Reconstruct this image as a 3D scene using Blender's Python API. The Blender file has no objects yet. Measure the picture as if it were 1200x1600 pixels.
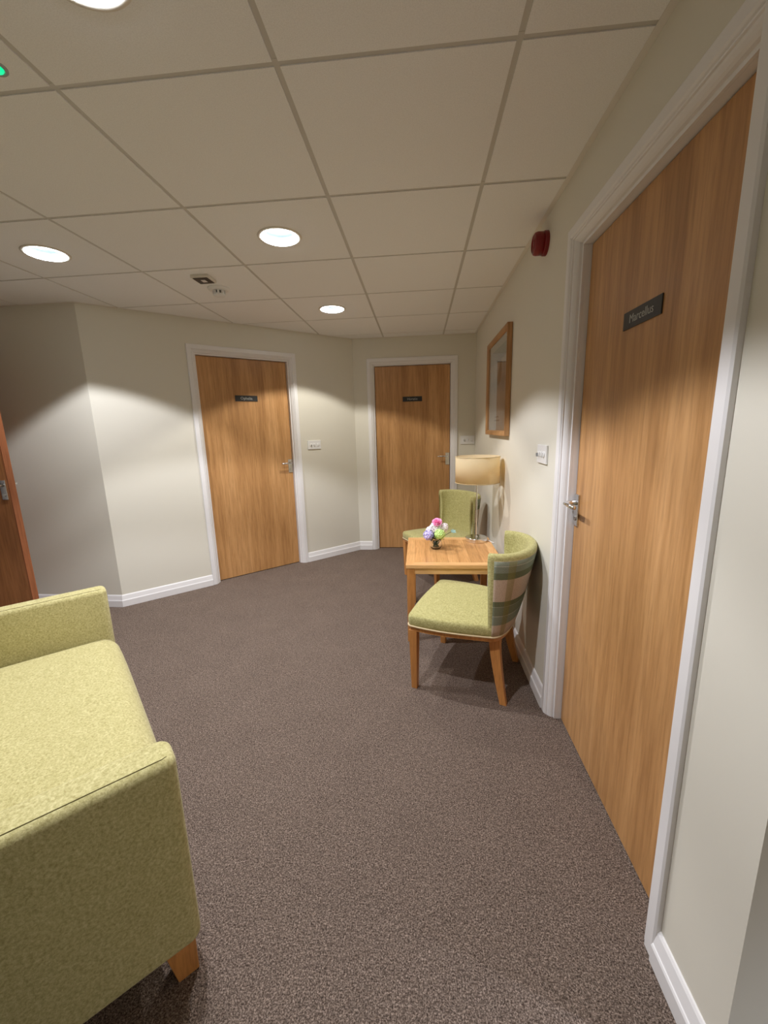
import bpy, bmesh, math, random
from mathutils import Vector, Matrix

random.seed(7)
SC = bpy.context.scene
COL = SC.collection
PI = math.pi
ZC = 1.321            # camera height
H = 2.227             # suspended ceiling height
GX0, GY0, T = -0.3494, 1.2055, 0.6   # ceiling grid origin and tile pitch

# ------------------------------------------------------------------ helpers
def srgb(r, g, b):
    f = lambda c: c / 12.92 if c <= 0.04045 else ((c + 0.055) / 1.055) ** 2.4
    return (f(r / 255), f(g / 255), f(b / 255), 1)

def obj(name, bm, m, parent=None, smooth=False, bevel=None, autosmooth=None):
    bmesh.ops.recalc_face_normals(bm, faces=bm.faces[:])
    me = bpy.data.meshes.new(name)
    bm.to_mesh(me); bm.free()
    if smooth:
        for p in me.polygons: p.use_smooth = True
    me.materials.append(m)
    o = bpy.data.objects.new(name, me)
    COL.objects.link(o)
    if parent: o.parent = parent
    if bevel:
        b = o.modifiers.new('b', 'BEVEL'); b.width = bevel[0]; b.segments = bevel[1]
        b.limit_method = 'ANGLE'; b.angle_limit = math.radians(30)
        for p in me.polygons: p.use_smooth = True
        w = o.modifiers.new('w', 'WEIGHTED_NORMAL'); w.keep_sharp = True
    return o

def tag(o, label, cat, group=None, kind=None):
    o['label'] = label; o['category'] = cat
    if group: o['group'] = group
    if kind: o['kind'] = kind
    return o

def thing(name, label, cat, loc=(0, 0, 0), rz=0.0, group=None, kind=None):
    o = bpy.data.objects.new(name, None)
    o.empty_display_size = 0.1
    COL.objects.link(o)
    o.location = loc; o.rotation_euler = (0, 0, rz)
    return tag(o, label, cat, group, kind)

def box(bm, lo, hi, M=None):
    x0, y0, z0 = lo; x1, y1, z1 = hi
    vs = [bm.verts.new(v) for v in ((x0,y0,z0),(x1,y0,z0),(x1,y1,z0),(x0,y1,z0),(x0,y0,z1),(x1,y0,z1),(x1,y1,z1),(x0,y1,z1))]
    for f in ((0,3,2,1),(4,5,6,7),(0,1,5,4),(1,2,6,5),(2,3,7,6),(3,0,4,7)):
        bm.faces.new([vs[i] for i in f])
    if M: bmesh.ops.transform(bm, matrix=M, verts=vs)
    return vs

def taper(bm, c0, s0, c1, s1, M=None):
    """four sided post from centre c0 (half sizes s0) to c1 (half sizes s1)"""
    vs = []
    for c, s in ((c0, s0), (c1, s1)):
        for a, b in ((-1,-1),(1,-1),(1,1),(-1,1)):
            vs.append(bm.verts.new((c[0]+a*s[0], c[1]+b*s[1], c[2])))
    for f in ((0,3,2,1),(4,5,6,7),(0,1,5,4),(1,2,6,5),(2,3,7,6),(3,0,4,7)):
        bm.faces.new([vs[i] for i in f])
    return vs

def prism(bm, pts, z0, z1):
    a = [bm.verts.new((p[0], p[1], z0)) for p in pts]
    b = [bm.verts.new((p[0], p[1], z1)) for p in pts]
    n = len(pts)
    bm.faces.new(a[::-1]); bm.faces.new(b)
    for i in range(n): bm.faces.new((a[i], a[(i+1)%n], b[(i+1)%n], b[i]))

def lathe(bm, prof, n=48, c=(0,0,0), closed=False):
    rings = []
    for r, z in prof:
        if r < 1e-6: rings.append([bm.verts.new((c[0], c[1], c[2]+z))])
        else: rings.append([bm.verts.new((c[0]+r*math.cos(2*PI*i/n), c[1]+r*math.sin(2*PI*i/n), c[2]+z)) for i in range(n)])
    pairs = list(zip(rings[:-1], rings[1:]))
    if closed: pairs.append((rings[-1], rings[0]))
    for A, B in pairs:
        for i in range(n):
            j = (i+1) % n
            if len(A) == 1 and len(B) == 1: continue
            if len(A) == 1: bm.faces.new((A[0], B[i], B[j]))
            elif len(B) == 1: bm.faces.new((A[i], A[j], B[0]))
            else: bm.faces.new((A[i], A[j], B[j], B[i]))

def tube(bm, pts, r, n=10, closed=False):
    pts = [Vector(p) for p in pts]
    N = len(pts); rings = []
    up = Vector((0, 0, 1))
    for i, p in enumerate(pts):
        if closed: t = pts[(i+1) % N] - pts[i-1]
        else: t = pts[min(i+1, N-1)] - pts[max(i-1, 0)]
        t.normalize()
        a = t.cross(up)
        if a.length < 1e-3: a = t.cross(Vector((1, 0, 0)))
        a.normalize(); b = a.cross(t)
        rr = r[i] if isinstance(r, (list, tuple)) else r
        rings.append([bm.verts.new(p + rr*(math.cos(2*PI*k/n)*a + math.sin(2*PI*k/n)*b)) for k in range(n)])
    for i in range(N if closed else N-1):
        A, B = rings[i], rings[(i+1) % N]
        for k in range(n): bm.faces.new((A[k], A[(k+1)%n], B[(k+1)%n], B[k]))
    if not closed:
        bm.faces.new(rings[0][::-1]); bm.faces.new(rings[-1])

def sphere(bm, c, r, sub=2, s=(1,1,1)):
    g = bmesh.ops.create_icosphere(bm, subdivisions=sub, radius=r)
    bmesh.ops.transform(bm, matrix=Matrix.Translation(c) @ Matrix.Diagonal((*s, 1)), verts=g['verts'])

# ------------------------------------------------------------------ materials
def nt(name):
    m = bpy.data.materials.new(name); m.use_nodes = True
    n = m.node_tree.nodes; l = m.node_tree.links
    return m, n, l, n['Principled BSDF']

def plain(name, col, rough=0.5, metal=0.0, spec=0.5, **kw):
    m, n, l, b = nt(name)
    b.inputs['Base Color'].default_value = col; b.inputs['Roughness'].default_value = rough
    b.inputs['Metallic'].default_value = metal; b.inputs['Specular IOR Level'].default_value = spec
    for k, v in kw.items(): b.inputs[k].default_value = v
    return m

def coords(n, l, kind='Object', scale=(1,1,1), rot=(0,0,0)):
    t = n.new('ShaderNodeTexCoord'); mp = n.new('ShaderNodeMapping')
    mp.inputs['Scale'].default_value = scale; mp.inputs['Rotation'].default_value = rot
    l.new(t.outputs[kind], mp.inputs['Vector'])
    return mp.outputs['Vector']

def noise(n, l, vec, scale, detail=2, rough=0.5, dist=0.0):
    t = n.new('ShaderNodeTexNoise'); t.inputs['Scale'].default_value = scale
    t.inputs['Detail'].default_value = detail; t.inputs['Roughness'].default_value = rough
    t.inputs['Distortion'].default_value = dist
    l.new(vec, t.inputs['Vector']); return t.outputs['Fac']

def ramp(n, l, fac, stops):
    r = n.new('ShaderNodeValToRGB'); e = r.color_ramp.elements
    while len(e) < len(stops): e.new(0.5)
    for i, (p, c) in enumerate(stops): e[i].position = p; e[i].color = c
    l.new(fac, r.inputs['Fac']); return r.outputs['Color']

def bump(n, l, h, b, strength=0.3, dist=0.002):
    t = n.new('ShaderNodeBump'); t.inputs['Strength'].default_value = strength; t.inputs['Distance'].default_value = dist
    l.new(h, t.inputs['Height']); l.new(t.outputs['Normal'], b.inputs['Normal'])

def mixc(n, l, fac, a, b_, mode='MIX'):
    m = n.new('ShaderNodeMix'); m.data_type = 'RGBA'; m.blend_type = mode
    if isinstance(fac, float): m.inputs[0].default_value = fac
    else: l.new(fac, m.inputs[0])
    for i, v in ((6, a), (7, b_)):
        if isinstance(v, tuple): m.inputs[i].default_value = v
        else: l.new(v, m.inputs[i])
    return m.outputs[2]

def wood(name, c0, c1, c2, axis='Z', rough=0.42, scale=1.0, contrast=1.0):
    m, n, l, b = nt(name)
    st = {'Z': (1, 1, .06), 'X': (.06, 1, 1), 'Y': (1, .06, 1)}[axis]
    v = coords(n, l, 'Object', tuple(s*scale for s in st))
    big = noise(n, l, v, 9, 3, .55, .6)
    fine = noise(n, l, v, 90, 5, .65, .2)
    base = ramp(n, l, big, [(.30, c0), (.52, c1), (.72, c2)])
    grain = ramp(n, l, fine, [(.33, (.70, .66, .60, 1)), (.58, (1, 1, 1, 1))])
    col = mixc(n, l, contrast, base, grain, 'MULTIPLY')
    l.new(col, b.inputs['Base Color']); b.inputs['Roughness'].default_value = rough
    bump(n, l, fine, b, .05, .001)
    return m

def paint(name, col, rough=.6, sc=260, st=.08):
    m, n, l, b = nt(name)
    v = coords(n, l); f = noise(n, l, v, sc, 3, .6)
    b.inputs['Base Color'].default_value = col; b.inputs['Roughness'].default_value = rough
    b.inputs['Specular IOR Level'].default_value = .3
    bump(n, l, f, b, st, .0006)
    return m

def fabric(name, cd, cm, cl, sc=1.0, bst=.5, rough=.9):
    m, n, l, b = nt(name)
    v = coords(n, l)
    mott = noise(n, l, v, 170*sc, 3, .7, .4)
    v2 = coords(n, l, 'Object', (1, 1, 1), (.5, .3, .7))
    soft = noise(n, l, v2, 45*sc, 3, .6)
    a = ramp(n, l, mott, [(.32, cd), (.5, cm), (.68, cl)])
    s = ramp(n, l, soft, [(.3, (.9, .89, .84, 1)), (.7, (1.0, 1.0, 1.0, 1))])
    l.new(mixc(n, l, 1.0, a, s, 'MULTIPLY'), b.inputs['Base Color'])
    b.inputs['Roughness'].default_value = rough; b.inputs['Specular IOR Level'].default_value = .15
    b.inputs['Sheen Weight'].default_value = .15; b.inputs['Sheen Roughness'].default_value = .5
    fine = noise(n, l, v, 420*sc, 2, .6)
    bump(n, l, fine, b, bst, .0015)
    return m

M = {}
M['wall'] = paint('wall_paint', (.71, .685, .595, 1), .62)
M['white'] = paint('gloss_white_paint', (.80, .79, .79, 1), .32, 120, .04)
m, n, l, b = nt('ceiling_tile')
v = coords(n, l); f = noise(n, l, v, 330, 3, .75)
l.new(ramp(n, l, f, [(.3, (.79, .79, .785, 1)), (.6, (.89, .89, .89, 1))]), b.inputs['Base Color'])
b.inputs['Roughness'].default_value = .95; b.inputs['Specular IOR Level'].default_value = .1
bump(n, l, f, b, .25, .001); M['tile'] = m
M['bar'] = plain('ceiling_bar', (.56, .54, .50, 1), .45)
M['trimbar'] = plain('ceiling_edge_trim', (.74, .71, .66, 1), .5)
m, n, l, b = nt('carpet')
v = coords(n, l)
a = noise(n, l, v, 260, 3, .75, .5)
c = noise(n, l, v, 5, 3, .6)
a2 = ramp(n, l, a, [(.36, (.055, .038, .030, 1)), (.5, (.175, .132, .106, 1)), (.62, (.40, .315, .26, 1))])
c2 = ramp(n, l, c, [(.3, (.90, .90, .90, 1)), (.7, (1, 1, 1, 1))])
d = noise(n, l, v, 95, 3, .7, .3)
d2 = ramp(n, l, d, [(.34, (.82, .82, .82, 1)), (.62, (1.25, 1.25, 1.25, 1))])
l.new(mixc(n, l, 1.0, mixc(n, l, 1.0, a2, d2, 'MULTIPLY'), c2, 'MULTIPLY'), b.inputs['Base Color'])
b.inputs['Roughness'].default_value = 1; b.inputs['Specular IOR Level'].default_value = .05
bump(n, l, a, b, .9, .006); M['carpet'] = m
M['door'] = wood('door_laminate', (.40, .198, .070, 1), (.52, .275, .105, 1), (.62, .345, .145, 1), 'Z', .40, 1.0, .8)
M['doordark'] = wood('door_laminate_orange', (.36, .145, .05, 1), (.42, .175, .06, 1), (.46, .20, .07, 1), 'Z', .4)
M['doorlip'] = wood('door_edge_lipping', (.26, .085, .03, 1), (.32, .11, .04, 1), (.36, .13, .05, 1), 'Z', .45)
M['oak'] = wood('light_oak', (.64, .33, .125, 1), (.74, .41, .165, 1), (.82, .48, .21, 1), 'Y', .38, 1.6, .8)
m, n, l, b = nt('oak_planks')
v = coords(n, l, 'Object', (1/((.593-.11)/7), .001, .001)); sn = n.new('ShaderNodeVectorMath'); sn.operation = 'FLOOR'
ad = n.new('ShaderNodeVectorMath'); ad.inputs[1].default_value = (.5, .3, .3); l.new(v, ad.inputs[0]); l.new(ad.outputs[0], sn.inputs[0])
wn = n.new('ShaderNodeTexWhiteNoise'); wn.noise_dimensions = '3D'; l.new(sn.outputs[0], wn.inputs['Vector'])
v2 = coords(n, l, 'Object', (1.6, .09, 1)); big = noise(n, l, v2, 9, 3, .55, .6); fine = noise(n, l, v2, 90, 5, .65, .2)
base = ramp(n, l, big, [(.30, (.60, .31, .115, 1)), (.52, (.72, .39, .155, 1)), (.72, (.80, .46, .20, 1))])
var = ramp(n, l, wn.outputs['Value'], [(0, (.80, .77, .72, 1)), (1, (1.08, 1.08, 1.08, 1))])
gr = ramp(n, l, fine, [(.33, (.74, .70, .64, 1)), (.58, (1, 1, 1, 1))])
l.new(mixc(n, l, 1.0, mixc(n, l, 1.0, base, var, 'MULTIPLY'), gr, 'MULTIPLY'), b.inputs['Base Color']); b.inputs['Roughness'].default_value = .38; M['plank'] = m
M['oakx'] = wood('light_oak_cross', (.74, .42, .18, 1), (.82, .50, .22, 1), (.88, .56, .27, 1), 'X', .38, 1.6, .8)
M['oakleg'] = wood('leg_oak', (.52, .225, .062, 1), (.60, .27, .078, 1), (.68, .32, .10, 1), 'Z', .4, 1.4, .8)
M['frameoak'] = wood('picture_frame_oak', (.40, .21, .085, 1), (.47, .25, .10, 1), (.52, .29, .125, 1), 'Z', .45, 1.4, .8)
M['lime'] = fabric('lime_upholstery', (.37, .325, .135, 1), (.50, .455, .215, 1), (.62, .575, .30, 1), .85, .5)
M['chairgreen'] = fabric('chair_upholstery', (.33, .30, .115, 1), (.46, .43, .185, 1), (.58, .55, .27, 1), .8, .4)
M['welt'] = plain('cream_piping', (.62, .50, .30, 1), .8)
M['seam'] = plain('dark_seam', (.12, .10, .03, 1), .95)
M['chrome'] = plain('brushed_chrome', (.68, .68, .68, 1), .25, 1.0)
M['polchrome'] = plain('polished_chrome', (.80, .80, .79, 1), .16, 1.0)
M['plastic'] = plain('white_plastic', (.78, .78, .77, 1), .35)
M['greyplastic'] = plain('grey_plastic', (.36, .36, .35, 1), .4)
M['dark'] = plain('dark_plastic', (.03, .025, .02, 1), .4)
M['signplate'] = plain('sign_plate', (.022, .021, .019, 1), .45)
M['lettering'] = plain('sign_lettering', (.42, .42, .40, 1), .5)
M['red'] = plain('red_plastic', (.20, .004, .006, 1), .28)
M['ring'] = plain('downlight_ring', (.72, .68, .60, 1), .35)
M['reflector'] = plain('white_reflector', (.62, .66, .70, 1), .35)
m, n, l, b = nt('lamp_glow')
b.inputs['Emission Color'].default_value = (.93, .97, 1, 1); b.inputs['Emission Strength'].default_value = 9; M['glow'] = m
m, n, l, b = nt('green_glow')
b.inputs['Base Color'].default_value = (.0, .3, .15, 1)
b.inputs['Emission Color'].default_value = (.0, .90, .36, 1); b.inputs['Emission Strength'].default_value = 1.0; M['green'] = m
M['baffle'] = plain('blue_grey_baffle', (.20, .25, .30, 1), .4)
m, n, l, b = nt('fill_glow')
b.inputs['Emission Color'].default_value = (.88, .93, 1, 1); b.inputs['Emission Strength'].default_value = 34; M['rimglow'] = m  # emission for the added ring that fills ceiling and upper walls
M['glass'] = plain('clear_glass', (1, 1, 1, 1), .02, 0, .5, **{'Transmission Weight': 1.0, 'IOR': 1.45})
m, n, l, b = nt('lamp_shade_linen')
v = coords(n, l, 'Object', (1, 1, 14)); f = noise(n, l, v, 60, 3, .7)
l.new(ramp(n, l, f, [(.3, (.92, .80, .54, 1)), (.7, (.97, .88, .64, 1))]), b.inputs['Base Color'])
b.inputs['Roughness'].default_value = .85
tr = n.new('ShaderNodeBsdfTranslucent'); tr.inputs['Color'].default_value = (.93, .77, .48, 1)
mx = n.new('ShaderNodeMixShader'); mx.inputs[0].default_value = .48
l.new(b.outputs[0], mx.inputs[1]); l.new(tr.outputs[0], mx.inputs[2]); l.new(mx.outputs[0], n['Material Output'].inputs['Surface'])
M['shade'] = m

# plaid: UV u = along the arc 0..1, v = height 0 (bottom)..1 (top)
m, n, l, b = nt('plaid_wool')
uv = n.new('ShaderNodeUVMap'); sx = n.new('ShaderNodeSeparateXYZ'); l.new(uv.outputs['UV'], sx.inputs[0])
def const_ramp(fac, stops):
    r = n.new('ShaderNodeValToRGB'); r.color_ramp.interpolation = 'CONSTANT'; e = r.color_ramp.elements
    while len(e) < len(stops): e.new(.5)
    for i, (p_, c_) in enumerate(stops): e[i].position = p_; e[i].color = c_
    l.new(fac, r.inputs['Fac']); return r.outputs['Color']
beige = (.50, .38, .28, 1); teal = (.18, .195, .125, 1); teal2 = (.145, .155, .085, 1); pale = (.42, .41, .32, 1); tealb = (.22, .24, .175, 1)
hb = const_ramp(sx.outputs['Y'], [(0, beige), (.155, tealb), (.27, pale), (.278, teal), (.40, pale), (.406, teal2), (.475, beige), (.765, teal2), (.85, tealb), (.93, pale), (.938, tealb)])
vfac = const_ramp(sx.outputs['X'], [(0, (0,0,0,1)), (.115, (.5,.5,.5,1)), (.185, (0,0,0,1)), (.46, (.4,.4,.4,1)), (.50, (0,0,0,1)), (.80, (.5,.5,.5,1)), (.87, (0,0,0,1))])
pc = mixc(n, l, vfac, hb, (.24, .21, .06, 1))
v = coords(n, l, 'Object', (1, 1, 1)); f = noise(n, l, v, 300, 3, .7)
g = ramp(n, l, f, [(.3, (.78, .78, .78, 1)), (.65, (1.05, 1.05, 1.05, 1))])
l.new(mixc(n, l, 1.0, pc, g, 'MULTIPLY'), b.inputs['Base Color'])
b.inputs['Roughness'].default_value = .95; b.inputs['Specular IOR Level'].default_value = .1
bump(n, l, f, b, .3, .001); M['plaid'] = m

# print in the picture: pale beach scene, soft blue band, sand, a dark grey shape over it
m, n, l, b = nt('beach_print')
uv = n.new('ShaderNodeUVMap'); sx = n.new('ShaderNodeSeparateXYZ')
nz = n.new('ShaderNodeTexNoise'); nz.inputs['Scale'].default_value = 3.0; l.new(uv.outputs['UV'], nz.inputs['Vector'])
add = n.new('ShaderNodeVectorMath'); add.operation = 'MULTIPLY_ADD'
add.inputs[1].default_value = (.10, .10, .10); l.new(nz.outputs['Color'], add.inputs[0]); l.new(uv.outputs['UV'], add.inputs[2])
l.new(add.outputs[0], sx.inputs[0])
sky = ramp(n, l, sx.outputs['Y'], [(.05, (.52, .47, .40, 1)), (.30, (.60, .55, .47, 1)), (.42, (.40, .42, .40, 1)), (.52, (.33, .38, .38, 1)), (.60, (.52, .53, .49, 1)), (.82, (.56, .56, .50, 1)), (.86, (.27, .33, .34, 1)), (1, (.34, .39, .38, 1))])
l.new(sky, b.inputs['Base Color']); b.inputs['Roughness'].default_value = .6; M['print'] = m
M['mat'] = plain('picture_mat', (.66, .64, .58, 1), .8)
M['rose'] = plain('pink_petals', (.90, .33, .58, 1), .7, 0, .3)
M['lilac'] = plain('lilac_petals', (.66, .60, .95, 1), .7, 0, .3)
M['greenpetal'] = plain('lime_petals', (.66, .88, .34, 1), .7, 0, .3)
M['whitepetal'] = plain('white_petals', (.90, .87, .90, 1), .7, 0, .3)
M['leaf'] = plain('dark_green_leaf', (.025, .06, .02, 1), .5)
M['sprig'] = plain('pale_teal_petals', (.33, .52, .48, 1), .7)
M['water'] = plain('glass_gel', (.92, .97, .94, 1), .02, 0, .5, **{'Transmission Weight': 1.0, 'IOR': 1.33})

# ------------------------------------------------------------------ room outline (counter-clockwise, room on the left)
def lineX(p, d, q, e):
    t = ((q[0]-p[0])*e[1] - (q[1]-p[1])*e[0]) / (d[0]*e[1] - d[1]*e[0])
    return (p[0]+t*d[0], p[1]+t*d[1])
XR, YF, YL, XW, YN = .580, 4.380, 2.835, -3.42, .622
dd = Vector((1.665, 1.54)).normalized()
on = Vector((-dd.y, dd.x))                       # outward normal of the diagonal wall
dp = Vector((-2.33, 2.82)) + on*.02
D2 = lineX(dp, dd, (0, YF), (1, 0)); D1 = lineX(dp, dd, (0, YL), (1, 0))
P = [(4.2, YN), (XR, YN), (XR, YF), D2, D1, (XW, YL), (XW, -1.9), (4.2, -1.9)]
NAMES = ['near', 'right', 'far', 'diagonal', 'left', 'west', 'back', 'east']
NP = len(P)
def segn(i):
    a, b_ = Vector(P[i % NP]), Vector(P[(i+1) % NP]); d = (b_-a).normalized()
    return a, b_, d, Vector((d.y, -d.x))          # outward normal = right side
def off(i, t):
    """outline vertex i moved so that both walls shift by t (positive = outward)"""
    a0, b0, d0, n0 = segn(i-1); a1, b1, d1, n1 = segn(i)
    return lineX(a0+n0*t, d0, a1+n1*t, d1)

# openings: wall index -> (centre along wall, half clear width, clear height)
sd = (Vector((-2.33, 2.82)) - Vector(D1)).dot(dd)
OPEN_H = 1.957
a_, b_, d_, n_ = segn(3)      # far->left direction: D2 -> D1
len_d = (Vector(D1)-Vector(D2)).length
OPEN = {1: (1.2985 - YN, .400), 2: (XR - (-.066), .3925), 3: (len_d - (1.153 + sd), .401), 5: (YL - 2.02, .385)}
LIN = .024
WT = .16
def wall(i):
    a, b_, d, n_ = segn(i)
    L = (b_-a).length
    bm = bmesh.new()
    q0, q1 = Vector(off(i, WT)), Vector(off(i+1, WT))
    def pan(s0, s1, z0, z1):
        f0, f1 = a+d*s0, a+d*s1
        g0 = q0 if s0 == 0 else f0+n_*WT
        g1 = q1 if s1 == L else f1+n_*WT
        prism(bm, [f0, f1, g1, g0], z0, z1)
    if i in OPEN:
        c, hw = OPEN[i]; hw += LIN
        pan(0, c-hw, 0, H+.05); pan(c+hw, L, 0, H+.05); pan(c-hw, c+hw, OPEN_H+LIN, H+.05)
    else: pan(0, L, 0, H+.05)
    o = obj('wall_'+NAMES[i], bm, M['wall'])
    return o
WL = {'near': 'cream wall face turning the corner beside the nearest door', 'right': 'cream right-hand wall with the nearest wooden door and picture',
      'far': 'cream far wall around the furthest wooden door', 'diagonal': 'cream diagonal wall around the middle wooden door',
      'left': 'shadowed cream wall behind the open door', 'west': 'wall carrying the open door', 'back': 'wall behind the sofa', 'east': 'side wall past the corner'}
for i in range(NP):
    tag(wall(i), WL[NAMES[i]], 'wall', kind='structure')

# floor
bm = bmesh.new(); prism(bm, [off(i, WT) for i in range(NP)], -.05, 0)
tag(obj('floor', bm, M['carpet']), 'brown flecked carpet across the whole floor', 'floor', kind='structure')

# ---- skirting boards, mitred
SK = [(0, .001), (.020, .001), (.020, .050), (.0175, .055), (.015, .057), (.008, .088), (.004, .094), (0, .095)]
CW = .0715
def skirt(i):
    a, b_, d, n_ = segn(i); L = (b_-a).length
    bm = bmesh.new()
    runs = [(0, L)]
    if i in OPEN:
        c, hw = OPEN[i]; runs = [(0, c-hw-CW), (c+hw+CW, L)]
    for s0, s1 in runs:
        A, B = [], []
        for t, z in SK:
            p0 = Vector(off(i, -t)) if s0 == 0 else a+d*s0-n_*t
            p1 = Vector(off(i+1, -t)) if s1 == L else a+d*s1-n_*t
            A.append(bm.verts.new((p0.x, p0.y, z))); B.append(bm.verts.new((p1.x, p1.y, z)))
        k = len(SK)
        for q in range(k): bm.faces.new((A[q], A[(q+1)%k], B[(q+1)%k], B[q]))
        bm.faces.new(A); bm.faces.new(B[::-1])
    return obj('baseboard_'+NAMES[i], bm, M['white'])
for i in range(NP):
    tag(skirt(i), 'white painted skirting board along the %s wall' % NAMES[i], 'skirting board', kind='structure')

# ---- ceiling: tegular tiles between slightly recessed bars, holes for the downlights
def clip(poly, x0, x1, y0, y1):
    def cut(pts, f, g):
        out = []
        for k in range(len(pts)):
            p, q = pts[k-1], pts[k]
            fp, fq = f(p), f(q)
            if (fp >= 0) != (fq >= 0):
                t = fp/(fp-fq); out.append((p[0]+t*(q[0]-p[0]), p[1]+t*(q[1]-p[1])))
            if fq >= 0: out.append(q)
        return out
    for f in (lambda p: p[0]-x0, lambda p: x1-p[0], lambda p: p[1]-y0, lambda p: y1-p[1]):
        poly = cut(poly, f, None)
        if len(poly) < 3: return []
    out = []
    for p in poly:
        if not out or (abs(p[0]-out[-1][0])+abs(p[1]-out[-1][1])) > 1e-5: out.append(p)
    if len(out) > 2 and abs(out[0][0]-out[-1][0])+abs(out[0][1]-out[-1][1]) < 1e-5: out.pop()
    return out
# the outline split into convex pieces so that clipping stays clean
ROOMS = [[(XW, -1.9), (4.2, -1.9), (4.2, YN), (XW, YN)], [(XW, YN), (XR, YN), (XR, YL), (XW, YL)], [D1, (XR, YL), (XR, YF), D2]]
LIGHTS = [(-.649, 2.11), (-1.849, 2.11), (-.649, 3.31), (-.655, .932)]
EXTRA = [(2.951, -.2945)]
RH = .090
bars = .0078
bm = bmesh.new()
def tile_poly(bm, pts):
    if len(pts) < 3: return
    a = [bm.verts.new((p[0], p[1], H)) for p in pts]
    b_ = [bm.verts.new((p[0], p[1], H+.012)) for p in pts]
    bm.faces.new(a)
    for k in range(len(pts)): bm.faces.new((a[k], a[(k+1)%len(pts)], b_[(k+1)%len(pts)], b_[k]))
for ix in range(-7, 10):
    for iy in range(-7, 7):
        x0, y0 = GX0+ix*T+bars, GY0+iy*T+bars; x1, y1 = x0+T-2*bars, y0+T-2*bars
        hole = [c for c in LIGHTS+EXTRA if x0 < c[0] < x1 and y0 < c[1] < y1]
        if hole:
            c = hole[0]; n_ = 48; ring, sq = [], []
            for k in range(n_):
                an = 2*PI*k/n_; ca, sa = math.cos(an), math.sin(an)
                t = min([((x1 if ca > 0 else x0)-c[0])/ca if abs(ca) > 1e-6 else 9, ((y1 if sa > 0 else y0)-c[1])/sa if abs(sa) > 1e-6 else 9])
                ring.append(bm.verts.new((c[0]+RH*ca, c[1]+RH*sa, H))); sq.append((c[0]+t*ca, c[1]+t*sa))
            # snap the nearest square points to the true corners
            for cx in (x0, x1):
                for cy in (y0, y1):
                    k = min(range(n_), key=lambda q: (sq[q][0]-cx)**2+(sq[q][1]-cy)**2); sq[k] = (cx, cy)
            sv = [bm.verts.new((p[0], p[1], H)) for p in sq]; tv = [bm.verts.new((p[0], p[1], H+.012)) for p in sq]
            for k in range(n_):
                j = (k+1) % n_
                bm.faces.new((ring[k], ring[j], sv[j], sv[k])); bm.faces.new((sv[k], sv[j], tv[j], tv[k]))
        else:
            # a tile may cross the seam between two pieces of outline: same plane, so the seam does not show
            for rp in ROOMS: tile_poly(bm, clip(rp, x0, x1, y0, y1))
bmesh.ops.remove_doubles(bm, verts=bm.verts[:], dist=1e-5)
ceil = obj('ceiling', bm, M['tile'])
tag(ceil, 'suspended ceiling of square off-white tiles', 'ceiling', kind='structure')
bm = bmesh.new()
def strip(x0, x1, y0, y1, dz):
    for rp in ROOMS:
        pts = clip(rp, x0, x1, y0, y1)
        if len(pts) >= 3: prism(bm, pts, H+dz, H+.010)
for ix in range(-7, 10): strip(GX0+ix*T-.012, GX0+ix*T+.012, -2, 5, .0035)
for iy in range(-7, 8): strip(-4, 4.5, GY0+iy*T-.012, GY0+iy*T+.012, .0028)
obj('grid_bar', bm, M['bar'], ceil)
bm = bmesh.new()
for i in range(NP):
    A = [off(i, 0), off(i+1, 0), off(i+1, -.020), off(i, -.020)]
    prism(bm, A, H-.0012, H-.0002)
obj('edge_trim', bm, M['trimbar'], ceil)

# ------------------------------------------------------------------ doors
# local frame of a door: x along the wall, y into the wall, z up, origin on the floor in the middle of the opening at the wall face
CAS = [(0, -.022), (.009, -.021), (.010, -.012), (.014, -.006), (.020, .000), (.025, .003), (.0265, .0075), (.030, .0085), (.032, .0065), (.034, .011), (.039, .0145), (.066, .0145), (.0715, .011), (.0715, -.0005), (.0235, -.0005), (.0235, -.030), (0, -.030)]
def usweep(bm, prof, hw, h):
    """profile (o outwards from the opening edge, d proud of the wall) swept up, across and down with mitred corners"""
    st = []
    for s, fx, fz in ((0, -1, 0), (1, -1, 1), (2, 1, 1), (3, 1, 0)):
        ring = []
        for o_, d in prof:
            x = fx*(hw+o_); z = h+o_ if fz else .001
            ring.append(bm.verts.new((x, -d, z)))
        st.append(ring)
    k = len(prof)
    for A, B in zip(st[:-1], st[1:]):
        for q in range(k): bm.faces.new((A[q], A[(q+1)%k], B[(q+1)%k], B[q]))
    bm.faces.new(st[0]); bm.faces.new(st[-1][::-1])

def text_mesh(name, s, size, M_, m, parent, bold=0.0):
    cu = bpy.data.curves.new(name, 'FONT'); cu.body = s; cu.size = size; cu.align_x = 'CENTER'; cu.align_y = 'CENTER'
    cu.extrude = .0003; cu.offset = bold; cu.resolution_u = 3
    to = bpy.data.objects.new(name+'_tmp', cu); COL.objects.link(to)
    dg = bpy.context.evaluated_depsgraph_get(); me = bpy.data.meshes.new_from_object(to.evaluated_get(dg))
    bpy.data.objects.remove(to); bpy.data.curves.remove(cu)
    me.transform(M_); me.materials.clear(); me.materials.append(m); me.name = name
    o = bpy.data.objects.new(name, me); COL.objects.link(o); o.parent = parent
    return o

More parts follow.
